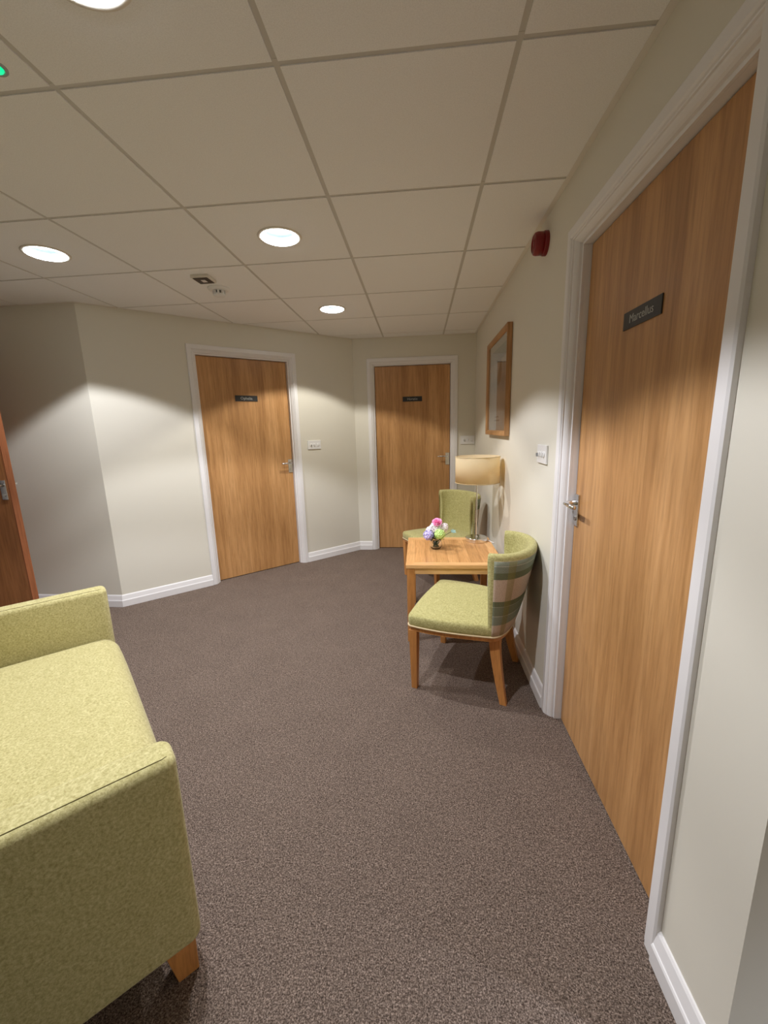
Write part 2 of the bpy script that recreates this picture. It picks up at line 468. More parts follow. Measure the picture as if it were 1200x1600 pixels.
def lever_set(par, hx, side, y0=0.0, z=.995):
    """escutcheon plate with return lever. hx = plate centre, side = direction of the lever (+1/-1), face at y=y0, room side = -y"""
    bm = bmesh.new(); box(bm, (hx-.021, y0-.007, z-.064), (hx+.021, y0, z+.064))
    pl = obj('handle_plate', bm, M['chrome'], par, bevel=(.002, 2))
    bm = bmesh.new()
    zz = z+.030
    pts = [(hx, y0-.005, zz), (hx, y0-.030, zz), (hx+side*.004, y0-.046, zz), (hx+side*.016, y0-.054, zz), (hx+side*.05, y0-.055, zz), (hx+side*.105, y0-.052, zz-.001)]
    tube(bm, pts, [.0115, .0085, .0085, .0085, .0085, .0080], 12)
    obj('lever', bm, M['polchrome'], pl, smooth=True)
    bm = bmesh.new()
    lathe(bm, [(0, 0), (.010, 0), (.010, .004), (0, .004)], 20)
    bmesh.ops.transform(bm, matrix=Matrix.Translation((hx, y0-.007, z-.034)) @ Matrix.Rotation(PI/2, 4, 'X'), verts=bm.verts[:])
    box(bm, (hx-.0015, y0-.0125, z-.042), (hx+.0015, y0-.0100, z-.026))
    obj('keyhole', bm, M['chrome'], pl)
    return pl

LEAF_Y = .052
def door(k, i, text, side, label):
    a, b_, d, n_ = segn(i); c, hw = OPEN[i]
    p = a + d*c
    ang = math.atan2(d.y, d.x)
    # local x must run so that local y (= rot90 of x) points outward: x = -d
    rz = ang + PI
    t = thing('door_%d' % k, label, 'door', (p.x, p.y, 0), rz, kind='structure')
    bm = bmesh.new(); usweep(bm, CAS, hw-.0, OPEN_H)
    obj('architrave', bm, M['white'], t)
    bm = bmesh.new()
    usweep(bm, [(0, -.0305), (LIN-.001, -.0305), (LIN-.001, -WT+.002), (0, -WT+.002)], hw, OPEN_H)
    obj('door_lining', bm, M['white'], t)
    bm = bmesh.new(); box(bm, (-hw+.004, LEAF_Y, .007), (hw-.004, LEAF_Y+.044, OPEN_H-.004))
    obj('door_leaf', bm, M['door'], t)
    # name plate
    z = 1.620
    bm = bmesh.new(); box(bm, (-.101, LEAF_Y-.004, z-.025), (.101, LEAF_Y, z+.025))
    np_ = obj('name_plate', bm, M['signplate'], t, bevel=(.0008, 1))
    np_['label'] = 'dark grey name plate'
    R = Matrix.Translation((0.0, LEAF_Y-.0044, z)) @ Matrix.Rotation(PI/2, 4, 'X')
    text_mesh('lettering', text, .034, R, M['lettering'], np_)
    lever_set(t, side*(hw-.028), -side, LEAF_Y, .980 if k == 1 else .992)
    # dark threshold strip under the leaf
    bm = bmesh.new(); box(bm, (-hw, LEAF_Y+.012, 0), (hw, LEAF_Y+.034, .005))
    obj('threshold', bm, M['dark'], t)
    return t
door(1, 1, 'Marcellus', -1, 'nearest wooden door on the right, white frame, chrome lever handle')
door(2, 3, 'Ophelia', 1, 'wooden door in the diagonal wall, white frame, dark name plate')
door(3, 2, 'Horatio', 1, 'furthest wooden door, straight ahead behind the lamp and chair')

# the open door at the left: frame in the west wall, leaf folded back parallel to the left wall
t = thing('door_4', 'wooden door leaf standing open at the left edge, seen edge on', 'door', (XW, 2.405, 0), 0, kind='structure')
c5, hw5 = OPEN[5]
bm = bmesh.new(); usweep(bm, CAS, hw5, OPEN_H)
rot5 = Matrix.Rotation(PI/2, 4, 'Z')
bmesh.ops.transform(bm, matrix=Matrix.Translation((0, -.385, 0)) @ rot5, verts=bm.verts[:]); obj('architrave', bm, M['white'], t)
bm = bmesh.new(); usweep(bm, [(0, -.0305), (LIN-.001, -.0305), (LIN-.001, -WT+.002), (0, -WT+.002)], hw5, OPEN_H)
bmesh.ops.transform(bm, matrix=Matrix.Translation((0, -.385, 0)) @ rot5, verts=bm.verts[:]); obj('door_lining', bm, M['white'], t)
lw = -2.645 - XW
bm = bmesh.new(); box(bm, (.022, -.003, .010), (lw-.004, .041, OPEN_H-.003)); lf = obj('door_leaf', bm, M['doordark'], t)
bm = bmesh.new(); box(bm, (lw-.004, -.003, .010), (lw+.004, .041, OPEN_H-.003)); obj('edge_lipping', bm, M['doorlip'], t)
lever_set(t, lw-.034, -1, -.003, 1.0)
bm = bmesh.new(); box(bm, (lw-.055, .041, .936), (lw-.013, .048, 1.064)); hp = obj('handle_plate', bm, M['chrome'], t)
bm = bmesh.new(); tube(bm, [(lw-.034, .045, 1.03), (lw-.034, .085, 1.03), (lw-.04, .095, 1.03), (lw-.14, .095, 1.03)], .0085, 12); obj('lever', bm, M['polchrome'], hp, smooth=True)

# ------------------------------------------------------------------ downlights
def downlight(x, y, label, power, col=(1, 1.005, 1.06), blend=.16):
    t = thing('downlight', label, 'ceiling light', (x, y, H), 0, 'round recessed downlights in the ceiling')
    bm = bmesh.new(); lathe(bm, [(.083, -.001), (.088, -.0045), (.100, -.0045), (.1035, -.0015), (.1035, -.0002), (.083, .0)], 64, closed=True)
    obj('trim_ring', bm, M['ring'], t, smooth=True)
    bm = bmesh.new()
    lathe(bm, [(.0835, -.001), (.0825, .010), (.076, .030), (.066, .042), (.060, .050), (.058, .074), (.046, .080), (.0, .082)], 64)
    obj('reflector', bm, M['reflector'], t, smooth=False)
    bm = bmesh.new(); lathe(bm, [(.0775, .0235), (.0665, .0405), (.0655, .0400), (.0765, .0230)], 64, closed=True)
    obj('baffle', bm, M['baffle'], t, smooth=True)
    bm = bmesh.new(); tube(bm, [(.044*math.cos(2*PI*k/40), .044*math.sin(2*PI*k/40), .062) for k in range(40)], .0085, 10, True)
    obj('lamp', bm, M['glow'], t, smooth=True)
    bm = bmesh.new(); lathe(bm, [(0, .056), (.020, .058), (.026, .064), (.026, .078), (0, .078)], 32)
    obj('lamp_cap', bm, M['baffle'], t, smooth=True)
    bm = bmesh.new(); lathe(bm, [(.0790, -.0008), (.0810, -.0065), (.0845, -.0070), (.0865, -.0035), (.0832, -.0008)], 64, closed=True)
    obj('added_fill_rim', bm, M['rimglow'], t, smooth=True)  # added glowing ring, spreads fill light over the ceiling and upper walls
    ld = bpy.data.lights.new('downlight_light', 'SPOT'); ld.energy = power; ld.color = col; ld.shadow_soft_size = .022
    ld.spot_size = math.radians(117); ld.spot_blend = blend
    lo = bpy.data.objects.new('downlight_light', ld); COL.objects.link(lo); lo.location = (x, y, H+.030)
    return t
PW = 80
downlight(*LIGHTS[0], 'round recessed downlight near the middle of the ceiling, above the open floor', PW)
downlight(*LIGHTS[1], 'round recessed downlight at the left, toward the left wall', PW*.86)
downlight(*LIGHTS[2], 'recessed downlight furthest back, in front of the far door', PW*.62, (1, .96, .88))
downlight(*LIGHTS[3], 'recessed downlight cut by the top edge, above the sofa arm', PW*1.12, (1, 1.005, 1.07))
downlight(*EXTRA[0], 'recessed downlight along the side passage past the wall corner', PW*4.2, (.92, 1, 1.18), blend=.4)

# ------------------------------------------------------------------ ceiling fittings
t = thing('smoke_detector', 'white round smoke detector beside the square ceiling box', 'smoke detector', (-1.262, 2.735, H), .3)
bm = bmesh.new(); lathe(bm, [(0, 0), (.068, 0), (.067, -.008), (.055, -.015), (0, -.017)], 40); obj('mounting_base', bm, M['plastic'], t, smooth=False)
bm = bmesh.new(); lathe(bm, [(0, -.034), (.034, -.034), (.036, -.037), (.036, -.045), (.030, -.050), (0, -.051)], 40); obj('sensor_cap', bm, M['plastic'], t)
bm = bmesh.new(); lathe(bm, [(0, -.016), (.026, -.016), (.026, -.036), (0, -.036)], 24); obj('sensing_chamber', bm, M['dark'], t)
bm = bmesh.new()
for k in range(8):
    a0 = k*PI/4; vs = box(bm, (.024, -.006, -.036), (.038, .006, -.015)); bmesh.ops.rotate(bm, verts=vs, matrix=Matrix.Rotation(a0, 3, 'Z'))
obj('vent_rib', bm, M['plastic'], t)

t = thing('ceiling_sign_box', 'small square ceiling box with dark face near the smoke detector', 'ceiling box', (-1.262, 2.545, H), 0)
bm = bmesh.new(); box(bm, (-.053, -.056, -.016), (.053, .056, 0)); obj('housing', bm, M['ring'], t, bevel=(.003, 2))
bm = bmesh.new(); box(bm, (-.043, -.046, -.019), (.043, .046, -.015)); f_ = obj('face', bm, M['dark'], t)
bm = bmesh.new(); box(bm, (-.010, -.018, -.0202), (.016, .018, -.0188)); obj('window', bm, M['plastic'], f_)

t = thing('emergency_indicator', 'round ceiling fitting glowing green at the left edge', 'emergency light', (-1.040, 1.130, H), 0)
bm = bmesh.new(); lathe(bm, [(0, 0), (.026, 0), (.026, -.002), (.024, -.004), (.020, -.004), (.018, -.002), (0, -.002)], 40); obj('trim_ring', bm, M['greyplastic'], t)
bm = bmesh.new(); lathe(bm, [(0, -.0022), (.0175, -.0022), (.016, -.005), (.010, -.007), (0, -.0075)], 32); obj('lens', bm, M['green'], t, smooth=True)

# ------------------------------------------------------------------ wall fittings
def switch_plate(loc, rz, label, key=True):
    """local: x along wall, -y out of the wall"""
    t = thing('key_switch_plate', label, 'switch', loc, rz, 'white switch plates on the walls')
    bm = bmesh.new(); box(bm, (-.073, -.009, -.043), (.073, -.0003, .043)); obj('plate', bm, M['plastic'], t, bevel=(.002, 2))
    for k, x in enumerate((-.038, 0, .038)):
        bm = bmesh.new(); lathe(bm, [(0, .0), (.0135, .0), (.0135, .004), (.011, .0055), (0, .0055)], 28)
        bmesh.ops.transform(bm, matrix=Matrix.Translation((x, -.009, 0)) @ Matrix.Rotation(PI/2, 4, 'X'), verts=bm.verts[:])
        kn = obj('round_switch', bm, M['plastic'], t)
        bm = bmesh.new(); vs = box(bm, (-.0022, -.024 if k == 0 else -.018, -.013), (.0022, -.0135, .004 if k == 0 else .008))
        bmesh.ops.transform(bm, matrix=Matrix.Translation((x, 0, 0)) @ Matrix.Rotation(-.3 if k == 0 else 0, 4, 'Y'), verts=bm.verts[:])
        obj('key' if k == 0 else 'rocker', bm, M['greyplastic'] if k == 0 else M['plastic'], kn)
    return t
ang = math.atan2(-dd.y, -dd.x) + PI
q = Vector(D1) + dd*(1.773+sd) ; switch_plate((q.x, q.y, 1.185), ang, 'white switch plate right of the diagonal wall door')
switch_plate((.503, YF, 1.186), 0, 'white switch plate in the far corner above the lamp')
switch_plate((XR, 1.985, 1.185), -PI/2, 'white switch plate on the right wall beside the nearest door')

t = thing('alarm_sounder', 'round dark red alarm sounder high on the right wall', 'alarm', (XR, 2.095, 2.119), -PI/2)
RX = Matrix.Rotation(PI/2, 4, 'X')
bm = bmesh.new(); lathe(bm, [(0, 0), (.050, 0), (.050, .014), (.047, .018), (0, .018)], 40); bmesh.ops.transform(bm, matrix=RX, verts=bm.verts[:]); obj('mounting_base', bm, M['red'], t, smooth=False)
bm = bmesh.new(); lathe(bm, [(0, .018), (.047, .018), (.0475, .044), (.044, .054), (.036, .059), (.034, .056), (.012, .056), (0, .058)], 40); bmesh.ops.transform(bm, matrix=RX, verts=bm.verts[:]); obj('sounder_body', bm, M['red'], t, smooth=True)
bm = bmesh.new()
for k in range(5): lathe(bm, [(.012+k*.005, .0562), (.0135+k*.005, .0580), (.015+k*.005, .0562)], 40)
bmesh.ops.transform(bm, matrix=RX, verts=bm.verts[:]); obj('grille', bm, M['red'], t)

# picture: local x along wall (towards the camera = +x), -y out
t = thing('framed_picture', 'oak framed beach print hanging on the right wall', 'picture', (XR, (2.73+3.496)/2, 1.255), -PI/2)
PWd, PHt = .766/2, .687
def frame_bar(bm, w0, w1):
    pass
bm = bmesh.new()
FW, FD = .034, .034
outer = [(-PWd, 0), (PWd, 0), (PWd, PHt), (-PWd, PHt)]; inner = [(-PWd+FW, FW), (PWd-FW, FW), (PWd-FW, PHt-FW), (-PWd+FW, PHt-FW)]
prof = [(0, -.002), (0, -FD), (.010, -FD), (FW*.75, -FD+.004), (FW, -FD+.012), (FW, -.004)]
rings = []
for cx, cz, sx_, sz_ in ((-PWd, 0, 1, 1), (PWd, 0, -1, 1), (PWd, PHt, -1, -1), (-PWd, PHt, 1, -1)):
    rings.append([bm.verts.new((cx+sx_*o_, y_, cz+sz_*o_)) for o_, y_ in prof])
for k in range(4):
    A, B = rings[k], rings[(k+1) % 4]
    for q_ in range(len(prof)): bm.faces.new((A[q_], A[(q_+1)%len(prof)], B[(q_+1)%len(prof)], B[q_]))
obj('frame', bm, M['frameoak'], t)
bm = bmesh.new(); box(bm, (-PWd+FW-.002, -.014, FW-.002), (PWd-FW+.002, -.008, PHt-FW+.002)); mt = obj('mount', bm, M['mat'], t)
bm = bmesh.new()
vs = [bm.verts.new(v_) for v_ in ((-PWd+.085, -.0146, .17), (PWd-.085, -.0146, .17), (PWd-.085, -.0146, PHt-.085), (-PWd+.085, -.0146, PHt-.085))]
vb = [bm.verts.new((v_.co.x, -.0141, v_.co.z)) for v_ in vs]
f = bm.faces.new(vs); uvl = bm.loops.layers.uv.new('UVMap')
for lp, uv_ in zip(f.loops, ((0, 0), (1, 0), (1, 1), (0, 1))): lp[uvl].uv = uv_
bm.faces.new(vb[::-1])
for k in range(4): bm.faces.new((vs[k], vs[(k+1)%4], vb[(k+1)%4], vb[k]))
obj('print', bm, M['print'], mt)
bm = bmesh.new()
# dark grey shape laid over the print
pts = [(-.02, .40), (.05, .46), (.10, .52), (.13, .50), (.15, .43), (.12, .37), (.04, .345), (-.03, .36)]
a = [bm.verts.new((x, -.0149, z)) for x, z in pts]; b_ = [bm.verts.new((x, -.0144, z)) for x, z in pts]
bm.faces.new(a); bm.faces.new(b_[::-1])
for k in range(len(pts)): bm.faces.new((a[k], a[(k+1)%len(pts)], b_[(k+1)%len(pts)], b_[k]))
obj('dark_shape', bm, plain('shape_grey', (.22, .19, .16, 1), .7), mt)
bm = bmesh.new()
for z, w in ((.125, .07), (.100, .10)):
    x = -w
    while x < w:
        l_ = random.uniform(.008, .022); box(bm, (x, -.0148, z), (min(x+l_, w), -.0140, z+.008)); x += l_+.006
obj('caption', bm, plain('caption_ink', (.22, .20, .18, 1), .7), mt)
bm = bmesh.new(); box(bm, (-PWd+FW-.001, -.0195, FW-.001), (PWd-FW+.001, -.0180, PHt-FW+.001)); obj('glazing', bm, M['glass'], t)

# ------------------------------------------------------------------ sofa
SA = math.atan2(.716, -.698)
so = thing('sofa', 'lime green fabric two-seat sofa with low square arms and wooden feet', 'sofa', (-.535, .728, 0), SA)
SLn, SD = 1.41, .80
def rounded_box(name, lo, hi, r, seg, mat, parent, crown=0.0, sub=1):
    bm = bmesh.new(); box(bm, lo, hi)
    bmesh.ops.bevel(bm, geom=bm.edges[:], offset=r, segments=seg, profile=.5, affect='EDGES')
    o = obj(name, bm, mat, parent, smooth=True)
    return o
def grid_cushion(name, x0, x1, y0, y1, z0, z1, r, crown, mat, parent, nx=30, ny=20, bulge=0.0):
    """cushion: rounded box whose top is crowned and front bulged"""
    bm = bmesh.new(); box(bm, (x0, y0, z0), (x1, y1, z1))
    bmesh.ops.subdivide_edges(bm, edges=bm.edges[:], cuts=14, use_grid_fill=True)
    cx, cy, cz = (x0+x1)/2, (y0+y1)/2, (z0+z1)/2; hx, hy, hz = (x1-x0)/2, (y1-y0)/2, (z1-z0)/2
    for v_ in bm.verts:
        p = v_.co; q = Vector((p.x-cx, p.y-cy, p.z-cz))
        c = Vector((max(-hx+r, min(hx-r, q.x)), max(-hy+r, min(hy-r, q.y)), max(-hz+r, min(hz-r, q.z))))
        # pull vertices that sit on the outer box onto the rounded box
        dlt = q-c
        if dlt.length > 1e-6: q = c+dlt.normalized()*r
        u, w = q.x/hx, q.y/hy
        if q.z > 0: q.z += crown*(1-u**4)*(1-w**4)
        if q.y < 0: q.y -= bulge*(1-u**4)*(1-(q.z/hz)**2 if abs(q.z) < hz else 0)
        v_.co = Vector((cx, cy, cz))+q
    return obj(name, bm, mat, parent, smooth=True)
def seam(parent, pts, r=.0016):
    bm = bmesh.new(); tube(bm, pts, r, 6); return obj('seam', bm, M['seam'], parent)
AW, AH = .095, .627
for k, x in enumerate((0, SLn-AW)):
    bm = bmesh.new(); box(bm, (x, 0, .115), (x+AW, SD, AH))
    # large radius on the vertical front edges, softer on the rest
    ed = [e for e in bm.edges if abs(e.verts[0].co.z-e.verts[1].co.z) > .1 and e.verts[0].co.y < .01]
    bmesh.ops.bevel(bm, geom=ed, offset=.028, segments=6, profile=.5, affect='EDGES')
    ed = [e for e in bm.edges if len(e.link_faces) == 2 and abs(e.link_faces[0].normal.z) > .9 != abs(e.link_faces[1].normal.z) > .9]
    ed = [e for e in bm.edges if (e.verts[0].co.z > AH-.001 and e.verts[1].co.z > AH-.001) or (e.verts[0].co.z < .116 and e.verts[1].co.z < .116)]
    bmesh.ops.bevel(bm, geom=ed, offset=.020, segments=5, profile=.5, affect='EDGES')
    arm = obj('armrest', bm, M['lime'], so, smooth=True)
    xs = (x+.010) if k == 0 else (x+.010)
    xe = x+.0165
    seam(arm, [(xe, SD-.03, AH-.0003), (xe, .05, AH-.0003), (xe, .028, AH-.0005), (xe+.003, .020, AH-.001), (xe+.006, .013, AH-.004), (xe+.007, .0065, AH-.009), (xe+.008, .0025, AH-.018), (xe+.008, .0004, AH-.045)], .0012)
bm = bmesh.new(); box(bm, (AW-.002, .03, .125), (SLn-AW+.002, SD-.02, .30)); obj('base_frame', bm, M['lime'], so, bevel=(.015, 3))
grid_cushion('seat_cushion', AW-.004, SLn-AW+.004, -.004, .64, .20, .412, .060, .024, M['lime'], so, bulge=.012)
grid_cushion('backrest', AW-.004, SLn-AW+.004, .60, SD, .20, .80, .05, 0, M['lime'], so)
for x in (.052, SLn-.052):
    for y in (.050, SD-.050):
        bm = bmesh.new(); taper(bm, (x, y, .118), (.034, .034), (x, y+(-.010 if y < .4 else .010), 0), (.024, .024))
        obj('leg', bm, M['oakleg'], so, bevel=(.002, 2))

# ------------------------------------------------------------------ tub dining chair
def back_xy(th, z, inset=0.0):
    """outer plan curve of the back at height z, th in -90..90 degrees"""
    f = min(1, max(0, (z-.35)/.405)); D = .085+.105*f**.8; w = .236+.010*f
    ex = .072+.010*f
    c, s = math.cos(th), math.sin(th)
    x = ex - D*abs(c)**.85; y = w*(abs(s)**.95)*(1 if s >= 0 else -1)
    # inward normal by finite differences handled by the caller through inset along an ellipse normal
    if inset:
        nx, ny = c/max(D, .01), -s/w if False else -s/w
        n_ = Vector((c/D, -s/w)); n_.normalize(); x += n_.x*inset; y += n_.y*inset
    return x, y

def seat_outline(n_=72, grow=0.0):
    pts = []
    # back arc from +y end round to -y end
    for k in range(25):
        th = PI/2 - PI*k/24; x, y = back_xy(th, .35)
        pts.append((x, y))
    # right side (-y) out to the front corner
    def side(sg):
        out = []
        for k in range(1, 13):
            t = k/13; x = .072+(.430-.072)*t; y = .236+.036*math.sin(t*PI*.62)
            out.append((x, sg*y))
        return out
    pts += side(-1)
    for k in range(9):
        a_ = -PI/2+PI/2*k/8; pts.append((.440+.026*math.cos(a_), -.240+.028*math.sin(a_)))
    for k in range(1, 12):
        t = k/12; y = -.240+.48*t; pts.append((.466+.012*math.sin(t*PI), y))
    for k in range(9):
        a_ = PI/2*k/8; pts.append((.440+.026*math.cos(a_), .240+.028*math.sin(a_)))
    pts += side(1)[::-1]
    c = Vector((.2, 0))
    if grow: pts = [tuple(c+(Vector(p)-c)*(1+grow/(Vector(p)-c).length)) for p in pts]
    return pts

def loft(bm, rings, cap=True):
    R = [[bm.verts.new(p) for p in r] for r in rings]
    n_ = len(R[0])
    for A, B in zip(R[:-1], R[1:]):
        for k in range(n_): bm.faces.new((A[k], A[(k+1)%n_], B[(k+1)%n_], B[k]))
    if cap: bm.faces.new(R[0][::-1]); bm.faces.new(R[-1])
    return R

def make_chair(loc, rz, label):
    t = thing('dining_chair', label, 'chair', loc, rz, 'green tub chairs at the small table')
    # seat cushion: stacked outlines, domed on top
    rings = []
    for g, z in ((-.005, .352), (.0, .356), (.003, .366), (.004, .385), (.002, .399), (-.002, .405), (-.009, .4095), (-.03, .4125), (-.08, .416), (-.14, .418)):
        rings.append([(x, y, z+.004*max(0, min(1, (.46-x)*0))) for x, y in seat_outline(grow=g)])
    bm = bmesh.new(); R = loft(bm, rings)
    obj('seat', bm, M['chairgreen'], t, smooth=True)
    bm = bmesh.new(); tube(bm, [(x, y, .352) for x, y in seat_outline(grow=.003)], .0045, 8, True)
    obj('piping', bm, M['welt'], t, smooth=True)
    bm = bmesh.new(); prism(bm, seat_outline(grow=-.006), .325, .350); obj('seat_rail', bm, M['oakleg'], t)
    # backrest: shell section swept along the arc
    TH = .042; ZB, ZT = .354, .758
    nth = 36; rings = []
    for k in range(nth+1):
        th = PI/2 - PI*k/nth
        sec = []
        zs_out = [ZB, .42, .50, .58, .66, .72, ZT-.018]
        for z in zs_out: sec.append((*back_xy(th, z), z))
        for a_ in (30, 60, 90, 120, 150):
            r = TH/2; aa = math.radians(a_); z = ZT-.018+r*math.sin(aa)*.85; ins = r-r*math.cos(aa)
            sec.append((*back_xy(th, ZT-.018, ins), z))
        for z in zs_out[::-1]: sec.append((*back_xy(th, z, TH), z))
        rings.append(sec)
    bm = bmesh.new()
    R = [[bm.verts.new(p) for p in r] for r in rings]; m_ = len(R[0])
    for A, B in zip(R[:-1], R[1:]):
        for q_ in range(m_): bm.faces.new((A[q_], A[(q_+1)%m_], B[(q_+1)%m_], B[q_]))
    bm.faces.new(R[0]); bm.faces.new(R[-1][::-1])
    e_ = [e for e in bm.edges if all(v_ in R[0] for v_ in e.verts)] + [e for e in bm.edges if all(v_ in R[-1] for v_ in e.verts)]
    bmesh.ops.bevel(bm, geom=list(set(e_)), offset=.007, segments=3, profile=.5, affect='EDGES')
    bk = obj('backrest', bm, M['chairgreen'], t, smooth=True)
    # plaid outside panel, slightly proud of the backrest, with real thickness
    bm = bmesh.new(); uvl = bm.loops.layers.uv.new('UVMap')
    n1, n2 = 40, 14
    t0 = PI/2*.925
    def grid(ins):
        G = []
        for a_ in range(n1+1):
            th = t0-2*t0*a_/n1; col = []
            for c_ in range(n2+1):
                z = (ZB+.003)+(ZT-.030-ZB-.003)*c_/n2
                col.append(bm.verts.new((*back_xy(th, z, ins), z)))
            G.append(col)
        return G
    GO, GI = grid(-.003), grid(.001)
    for a_ in range(n1):
        for c_ in range(n2):
            f_ = bm.faces.new((GO[a_][c_], GO[a_+1][c_], GO[a_+1][c_+1], GO[a_][c_+1]))
            for lp, (i_, j_) in zip(f_.loops, ((a_, c_), (a_+1, c_), (a_+1, c_+1), (a_, c_+1))): lp[uvl].uv = (i_/n1, j_/n2)
            bm.faces.new((GI[a_][c_], GI[a_][c_+1], GI[a_+1][c_+1], GI[a_+1][c_]))
    for a_ in range(n1):
        bm.faces.new((GO[a_][0], GI[a_][0], GI[a_+1][0], GO[a_+1][0])); bm.faces.new((GO[a_][n2], GO[a_+1][n2], GI[a_+1][n2], GI[a_][n2]))
    for c_ in range(n2):
        bm.faces.new((GO[0][c_], GO[0][c_+1], GI[0][c_+1], GI[0][c_])); bm.faces.new((GO[n1][c_], GI[n1][c_], GI[n1][c_+1], GO[n1][c_+1]))
    pl = obj('outer_back_cover', bm, M['plaid'], bk, smooth=True)
    pl['label'] = 'green and beige plaid fabric on the outside of the back'
    # legs
    for sg in (-1, 1):
        bm = bmesh.new(); taper(bm, (.440, sg*.243, .326), (.021, .021), (.437, sg*.246, 0), (.0145, .0145)); obj('leg', bm, M['oakleg'], t, bevel=(.0015, 2))
    for sg in (-1, 1):
        bm = bmesh.new(); sec = []
        for k in range(9):
            f_ = k/8; z = .326*(1-f_); x = .055-.055*f_**1.5-.004; y = sg*(.168+.036*f_**1.6); s = .026-.0105*f_
            sec.append([(x-s, y-s, z), (x+s, y-s, z), (x+s, y+s, z), (x-s, y+s, z)])
        loft(bm, sec); obj('leg', bm, M['oakleg'], t, bevel=(.0015, 2))
    return t
c1 = make_chair((.463, 1.984, 0), math.atan2(.352, -.936), 'green tub chair nearest, plaid back against the right wall')
c2 = make_chair((.375, 3.60, 0), math.atan2(-.53, -.85), 'green tub chair behind the table, facing the room by the far door')

# ------------------------------------------------------------------ side table
TX0, TX1, TY0, TY1, TZ = -.088, .505, 2.36, 3.00, .508
t = thing('side_table', 'square light oak table between the two green chairs', 'table', ((TX0+TX1)/2, (TY0+TY1)/2, 0))
hx, hy = (TX1-TX0)/2, (TY1-TY0)/2
bw = .055
def slab(pts, z0, z1, mat, nm, parent):
    bm = bmesh.new(); prism(bm, pts, z0, z1); return obj(nm, bm, mat, parent, bevel=(.0012, 2))
zt0 = TZ-.022
bm = bmesh.new(); npk = 7; fw = (2*hx-2*bw)/npk
prism(bm, [(-hx+bw, -hy+bw), (hx-bw, -hy+bw), (hx-bw, hy-bw), (-hx+bw, hy-bw)], zt0, TZ-.0025)
for k in range(npk): box(bm, (-hx+bw+k*fw+.0007, -hy+bw+.0007, TZ-.003), (-hx+bw+(k+1)*fw-.0007, hy-bw-.0007, TZ-.0004))
top = obj('tabletop', bm, M['plank'], t)
for nm, pts, mat in (('border', [(-hx, -hy), (hx, -hy), (hx-bw, -hy+bw), (-hx+bw, -hy+bw)], M['oakx']), ('border', [(-hx+bw, hy-bw), (hx-bw, hy-bw), (hx, hy), (-hx, hy)], M['oakx']),
                ('border', [(-hx, -hy), (-hx+bw, -hy+bw), (-hx+bw, hy-bw), (-hx, hy)], M['oak']), ('border', [(hx-bw, -hy+bw), (hx, -hy), (hx, hy), (hx-bw, hy-bw)], M['oak'])):
    slab(pts, zt0, TZ, mat, nm, top)
lg = .023
for sx_ in (-1, 1):
    for sy_ in (-1, 1):
        bm = bmesh.new(); taper(bm, (sx_*(hx-lg-.006), sy_*(hy-lg-.006), zt0), (lg, lg), (sx_*(hx-lg-.006), sy_*(hy-lg-.006), 0), (lg, lg)); obj('leg', bm, M['oakleg'], t, bevel=(.0015, 2))
for sy_ in (-1, 1):
    bm = bmesh.new(); y = sy_*(hy-.024); box(bm, (-hx+.052, y-.009, zt0-.040), (hx-.052, y+.009, zt0-.0005)); obj('apron', bm, M['oakx'], t)
for sx_ in (-1, 1):
    bm = bmesh.new(); x = sx_*(hx-.024); box(bm, (x-.009, -hy+.052, zt0-.040), (x+.009, hy-.052, zt0-.0005)); obj('apron', bm, M['oak'], t)

# ------------------------------------------------------------------ table lamp
LX, LY = .405, 2.905
t = thing('table_lamp', 'chrome table lamp with cream drum shade, unlit, on the oak table', 'lamp', (LX, LY, TZ))
bm = bmesh.new(); lathe(bm, [(0, 0), (.076, 0), (.078, .002), (.078, .027), (.075, .030), (.02, .031), (0, .031)], 64); obj('base', bm, M['polchrome'], t, bevel=(.001, 2))
bm = bmesh.new(); lathe(bm, [(0, .031), (.011, .031), (.011, .036), (.0048, .038), (.0048, .46), (.011, .462), (.011, .470), (0, .470)], 20); obj('stem', bm, M['polchrome'], t, smooth=False)
bm = bmesh.new(); lathe(bm, [(0, .47), (.016, .47), (.018, .53), (0, .53)], 20); obj('lamp_holder', bm, M['plastic'], t)
SR, SZ0, SZ1 = .152, .425, .610
bm = bmesh.new(); lathe(bm, [(SR, SZ0), (SR, SZ1), (SR-.0025, SZ1), (SR-.0025, SZ0)], 72, closed=True); sh = obj('lamp_shade', bm, M['shade'], t, smooth=False)
for p in sh.data.polygons: p.use_smooth = abs(p.normal.z) < .5
for z in (SZ0+.003, SZ1-.003):
    bm = bmesh.new(); tube(bm, [((SR+.0006)*math.cos(2*PI*k/64), (SR+.0006)*math.sin(2*PI*k/64), z) for k in range(64)], .0022, 6, True)
    obj('shade_trim', bm, M['welt'], sh)
bm = bmesh.new()
for k in range(3):
    a_ = k*2*PI/3+.4; tube(bm, [(0.012*math.cos(a_), .012*math.sin(a_), .52), ((SR-.002)*math.cos(a_), (SR-.002)*math.sin(a_), .60)], .0018, 6)
obj('shade_carrier', bm, M['chrome'], sh)
bm = bmesh.new()
tube(bm, [(.070, -.005, .006), (.082, -.010, .005), (.092, -.022, .004), (.100, -.045, .0035), (.108, -.06, .0035), (.118, -.068, .0035)], .0028, 8)
obj('power_cord', bm, M['plastic'], t, smooth=True)

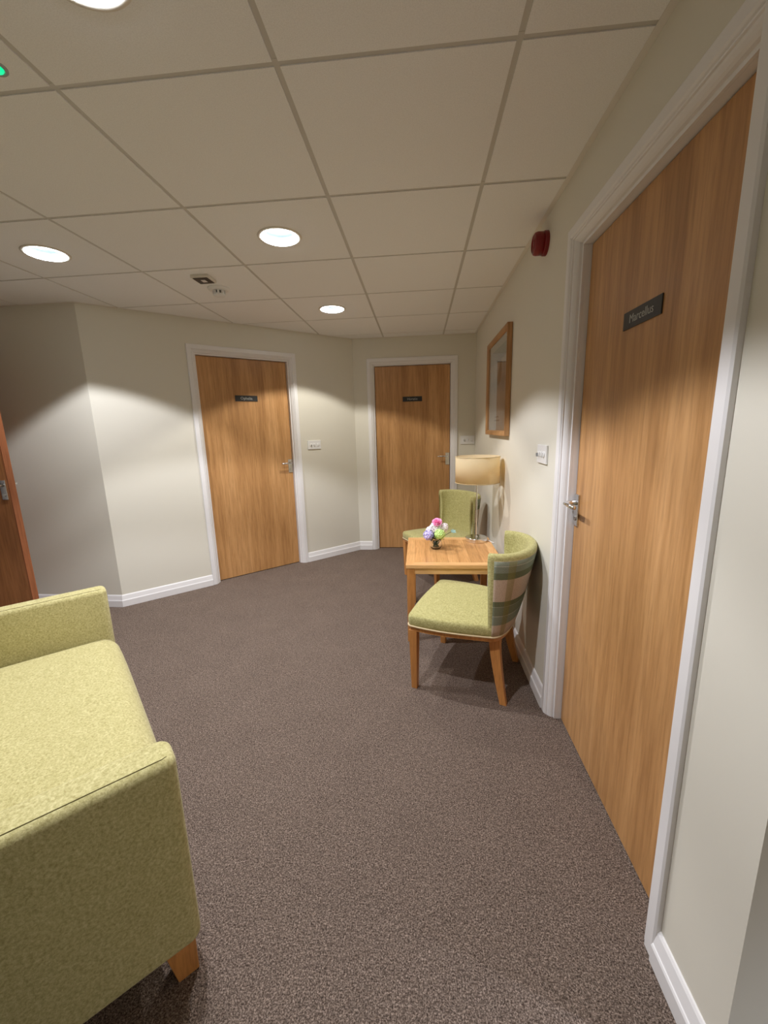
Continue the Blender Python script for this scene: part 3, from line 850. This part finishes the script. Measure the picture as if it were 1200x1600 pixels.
# ------------------------------------------------------------------ vase and flowers
VX, VY = .107, 2.705
t = thing('glass_vase', 'small clear glass fishbowl vase on the oak table', 'vase', (VX, VY, TZ))
bm = bmesh.new()
lathe(bm, [(0, .0005), (.022, .0005), (.034, .008), (.041, .022), (.043, .036), (.038, .052), (.031, .062), (.029, .066), (.0275, .066), (.0295, .062), (.036, .052), (.041, .036), (.039, .023), (.032, .011), (.02, .006), (0, .006)], 40)
obj('bowl', bm, M['glass'], t, smooth=True)

def floret(bm, c, nrm, s, npet=4, cup=.25):
    nrm = nrm.normalized(); a = nrm.orthogonal().normalized(); b_ = nrm.cross(a); r0 = random.random()*PI
    cv = bm.verts.new(c)
    for k in range(npet):
        t0 = r0+2*PI*k/npet; w = PI/npet*.92
        d0 = math.cos(t0)*a+math.sin(t0)*b_; d1 = math.cos(t0-w)*a+math.sin(t0-w)*b_; d2 = math.cos(t0+w)*a+math.sin(t0+w)*b_
        p1 = bm.verts.new(c+d1*s*.62+nrm*s*cup*.5); p2 = bm.verts.new(c+d0*s+nrm*s*cup); p3 = bm.verts.new(c+d2*s*.62+nrm*s*cup*.5)
        bm.faces.new((cv, p1, p2, p3))
def pom(name, c, r, m, label, nfl, s, pet=4, squash=1.0):
    t = thing(name, label, 'flower', c, 0, 'flowers in the glass vase')
    bm = bmesh.new()
    sphere(bm, (0, 0, 0), r*.70, 2, (1, 1, squash))
    for k in range(nfl):
        z = 1-2*(k+.5)/nfl; rr = math.sqrt(1-z*z); a_ = k*2.399963
        nr = Vector((rr*math.cos(a_), rr*math.sin(a_), z)); jit = r*(.78+.24*random.random())
        floret(bm, Vector((nr.x*jit, nr.y*jit, nr.z*jit*squash)), nr+Vector((random.uniform(-.3, .3), random.uniform(-.3, .3), random.uniform(-.3, .3))), s, pet)
    obj('bloom', bm, m, t)
    return t
def stem(t, c, foot):
    bm = bmesh.new(); c = Vector(c); f_ = Vector(foot)-c
    tube(bm, [(0, 0, -.012), tuple(f_*.5+Vector((0, 0, .003))), tuple(f_)], .0022, 6); obj('stem', bm, M['leaf'], t)
foot = (VX, VY, TZ+.014)
def addf(name, dx, dy, dz, r, m, label, nfl, s, pet=4, sq=1.0):
    c = (VX+dx, VY+dy, TZ+dz); t = pom(name, c, r, m, label, nfl, s, pet, sq); stem(t, c, (VX+dx*.15, VY+dy*.15, TZ+.014)); return t
# rose
c = (VX+.008, VY-.020, TZ+.188)
t = thing('rose', 'pink rose at the top of the bunch of flowers', 'flower', c, 0, 'flowers in the glass vase')
bm = bmesh.new()
for ring_, (np__, rr, hh, tilt) in enumerate(((3, .009, .030, .15), (4, .017, .030, .35), (5, .026, .027, .55), (6, .034, .021, .8))):
    for k in range(np__):
        a_ = 2*PI*(k+.5*ring_)/np__; w = 2*PI/np__*.62; G = []
        for i_ in range(5):
            an = a_+w*(i_/4-.5)*2*.75; row = []
            for j_ in range(4):
                v_ = j_/3; rad = rr*(.35+.65*v_)+.006*v_*v_*tilt; z = -.012+hh*v_*(1-.12*((i_-2)/2)**2)+(.006 if ring_ < 2 else 0)
                row.append(bm.verts.new((rad*math.cos(an), rad*math.sin(an), z)))
            G.append(row)
        for i_ in range(4):
            for j_ in range(3): bm.faces.new((G[i_][j_], G[i_+1][j_], G[i_+1][j_+1], G[i_][j_+1]))
bl = obj('bloom', bm, M['rose'], t, smooth=True)
bl.rotation_euler = (.65, -.1, 0); bl.scale = (.88, .88, 1.05)
sm = bl.modifiers.new('s', 'SOLIDIFY'); sm.thickness = .0008
stem(t, c, foot)
addf('hydrangea', .006, .008, .146, .046, M['whitepetal'], 'white hydrangea in the middle of the bunch of flowers', 110, .011)
addf('hydrangea', .055, .000, .150, .030, M['whitepetal'], 'smaller white bloom at the right of the bunch of flowers', 60, .010)
addf('carnation', .024, -.046, .116, .036, M['greenpetal'], 'lime green bloom low in the bunch of flowers', 120, .009, 3)
addf('hydrangea', -.050, -.015, .100, .034, M['lilac'], 'lilac bloom at the left of the bunch of flowers', 80, .011)
addf('hydrangea', -.042, .010, .128, .024, M['whitepetal'], 'small pale bloom at the upper left of the bunch of flowers', 45, .010)
c = (VX+.118, VY-.01, TZ+.125)
t = thing('flower_sprig', 'pale blue-green sprig sticking out to the right of the bunch of flowers', 'flower', c, 0, 'flowers in the glass vase')
bm = bmesh.new()
for k in range(5): floret(bm, Vector((random.uniform(-.012, .012), 0, random.uniform(-.008, .01))), Vector((random.uniform(-.5, .5), -1, .5)), .014, 4)
bl = obj('bloom', bm, M['sprig'], t)
bm = bmesh.new(); tube(bm, [(0, 0, 0), (-.03, .002, -.012), (-.07, .006, -.04), (-.112, .008, -.105)], .0018, 6); obj('stem', bm, M['leaf'], t)
# leaves around the neck of the vase
t = thing('foliage', 'dark green leaves under the flowers in the vase', 'leaves', (VX, VY, TZ+.060), 0, kind='stuff')
bm = bmesh.new()
for k in range(22):
    a_ = k*2.4; el = random.uniform(.1, .8); L_ = random.uniform(.045, .072); d_ = Vector((math.cos(a_)*math.cos(el), math.sin(a_)*math.cos(el), math.sin(el)))
    s_ = d_.cross(Vector((0, 0, 1))).normalized()*.011; o_ = d_*.010
    p0 = bm.verts.new(o_); p1 = bm.verts.new(o_+d_*L_*.5+s_+Vector((0, 0, .004))); p2 = bm.verts.new(o_+d_*L_); p3 = bm.verts.new(o_+d_*L_*.5-s_+Vector((0, 0, .004))); pm = bm.verts.new(o_+d_*L_*.5)
    bm.faces.new((p0, p1, pm)); bm.faces.new((p1, p2, pm)); bm.faces.new((p2, p3, pm)); bm.faces.new((p3, p0, pm))
for k in range(10):
    a_ = k*.63; p0 = Vector((math.cos(a_)*.016, math.sin(a_)*.016, -.004)); p1 = Vector((math.cos(a_+2)*.020, math.sin(a_+2)*.020, -.044)); tube(bm, [p0, (p0+p1)/2*1.15, p1], .0028, 5)
obj('leaves', bm, M['leaf'], t)

# ------------------------------------------------------------------ camera
f_px, yaw, pit, rol = 1.06227208*600, -.0893233, -.20086538, -.02771347
cy, sy, cp, sp = math.cos(yaw), math.sin(yaw), math.cos(pit), math.sin(pit)
F = Vector((sy*cp, cy*cp, sp)); R0 = Vector((cy, -sy, 0)); U0 = R0.cross(F)
R_ = R0*math.cos(rol)+U0*math.sin(rol); U_ = -R0*math.sin(rol)+U0*math.cos(rol)
cd = bpy.data.cameras.new('camera'); co = bpy.data.objects.new('camera', cd); COL.objects.link(co)
cd.sensor_fit = 'VERTICAL'; cd.sensor_height = 24; cd.lens = f_px/1600*24; cd.clip_start = .02
co.matrix_world = Matrix(((R_.x, U_.x, -F.x, 0), (R_.y, U_.y, -F.y, 0), (R_.z, U_.z, -F.z, ZC), (0, 0, 0, 1)))
SC.camera = co

# ------------------------------------------------------------------ world and view
w = bpy.data.worlds.new('world'); SC.world = w; w.use_nodes = True
w.node_tree.nodes['Background'].inputs[0].default_value = (.02, .02, .02, 1)
SC.view_settings.view_transform = 'Standard'; SC.view_settings.look = 'None'; SC.view_settings.gamma = 1
SC.view_settings.use_curve_mapping = False; SC.view_settings.exposure = 0.0
SC.cycles.max_bounces = 14; SC.cycles.diffuse_bounces = 10; SC.cycles.glossy_bounces = 5; SC.cycles.transmission_bounces = 8
SC.cycles.sample_clamp_indirect = 6.0; SC.cycles.caustics_refractive = True; SC.cycles.use_denoising = True
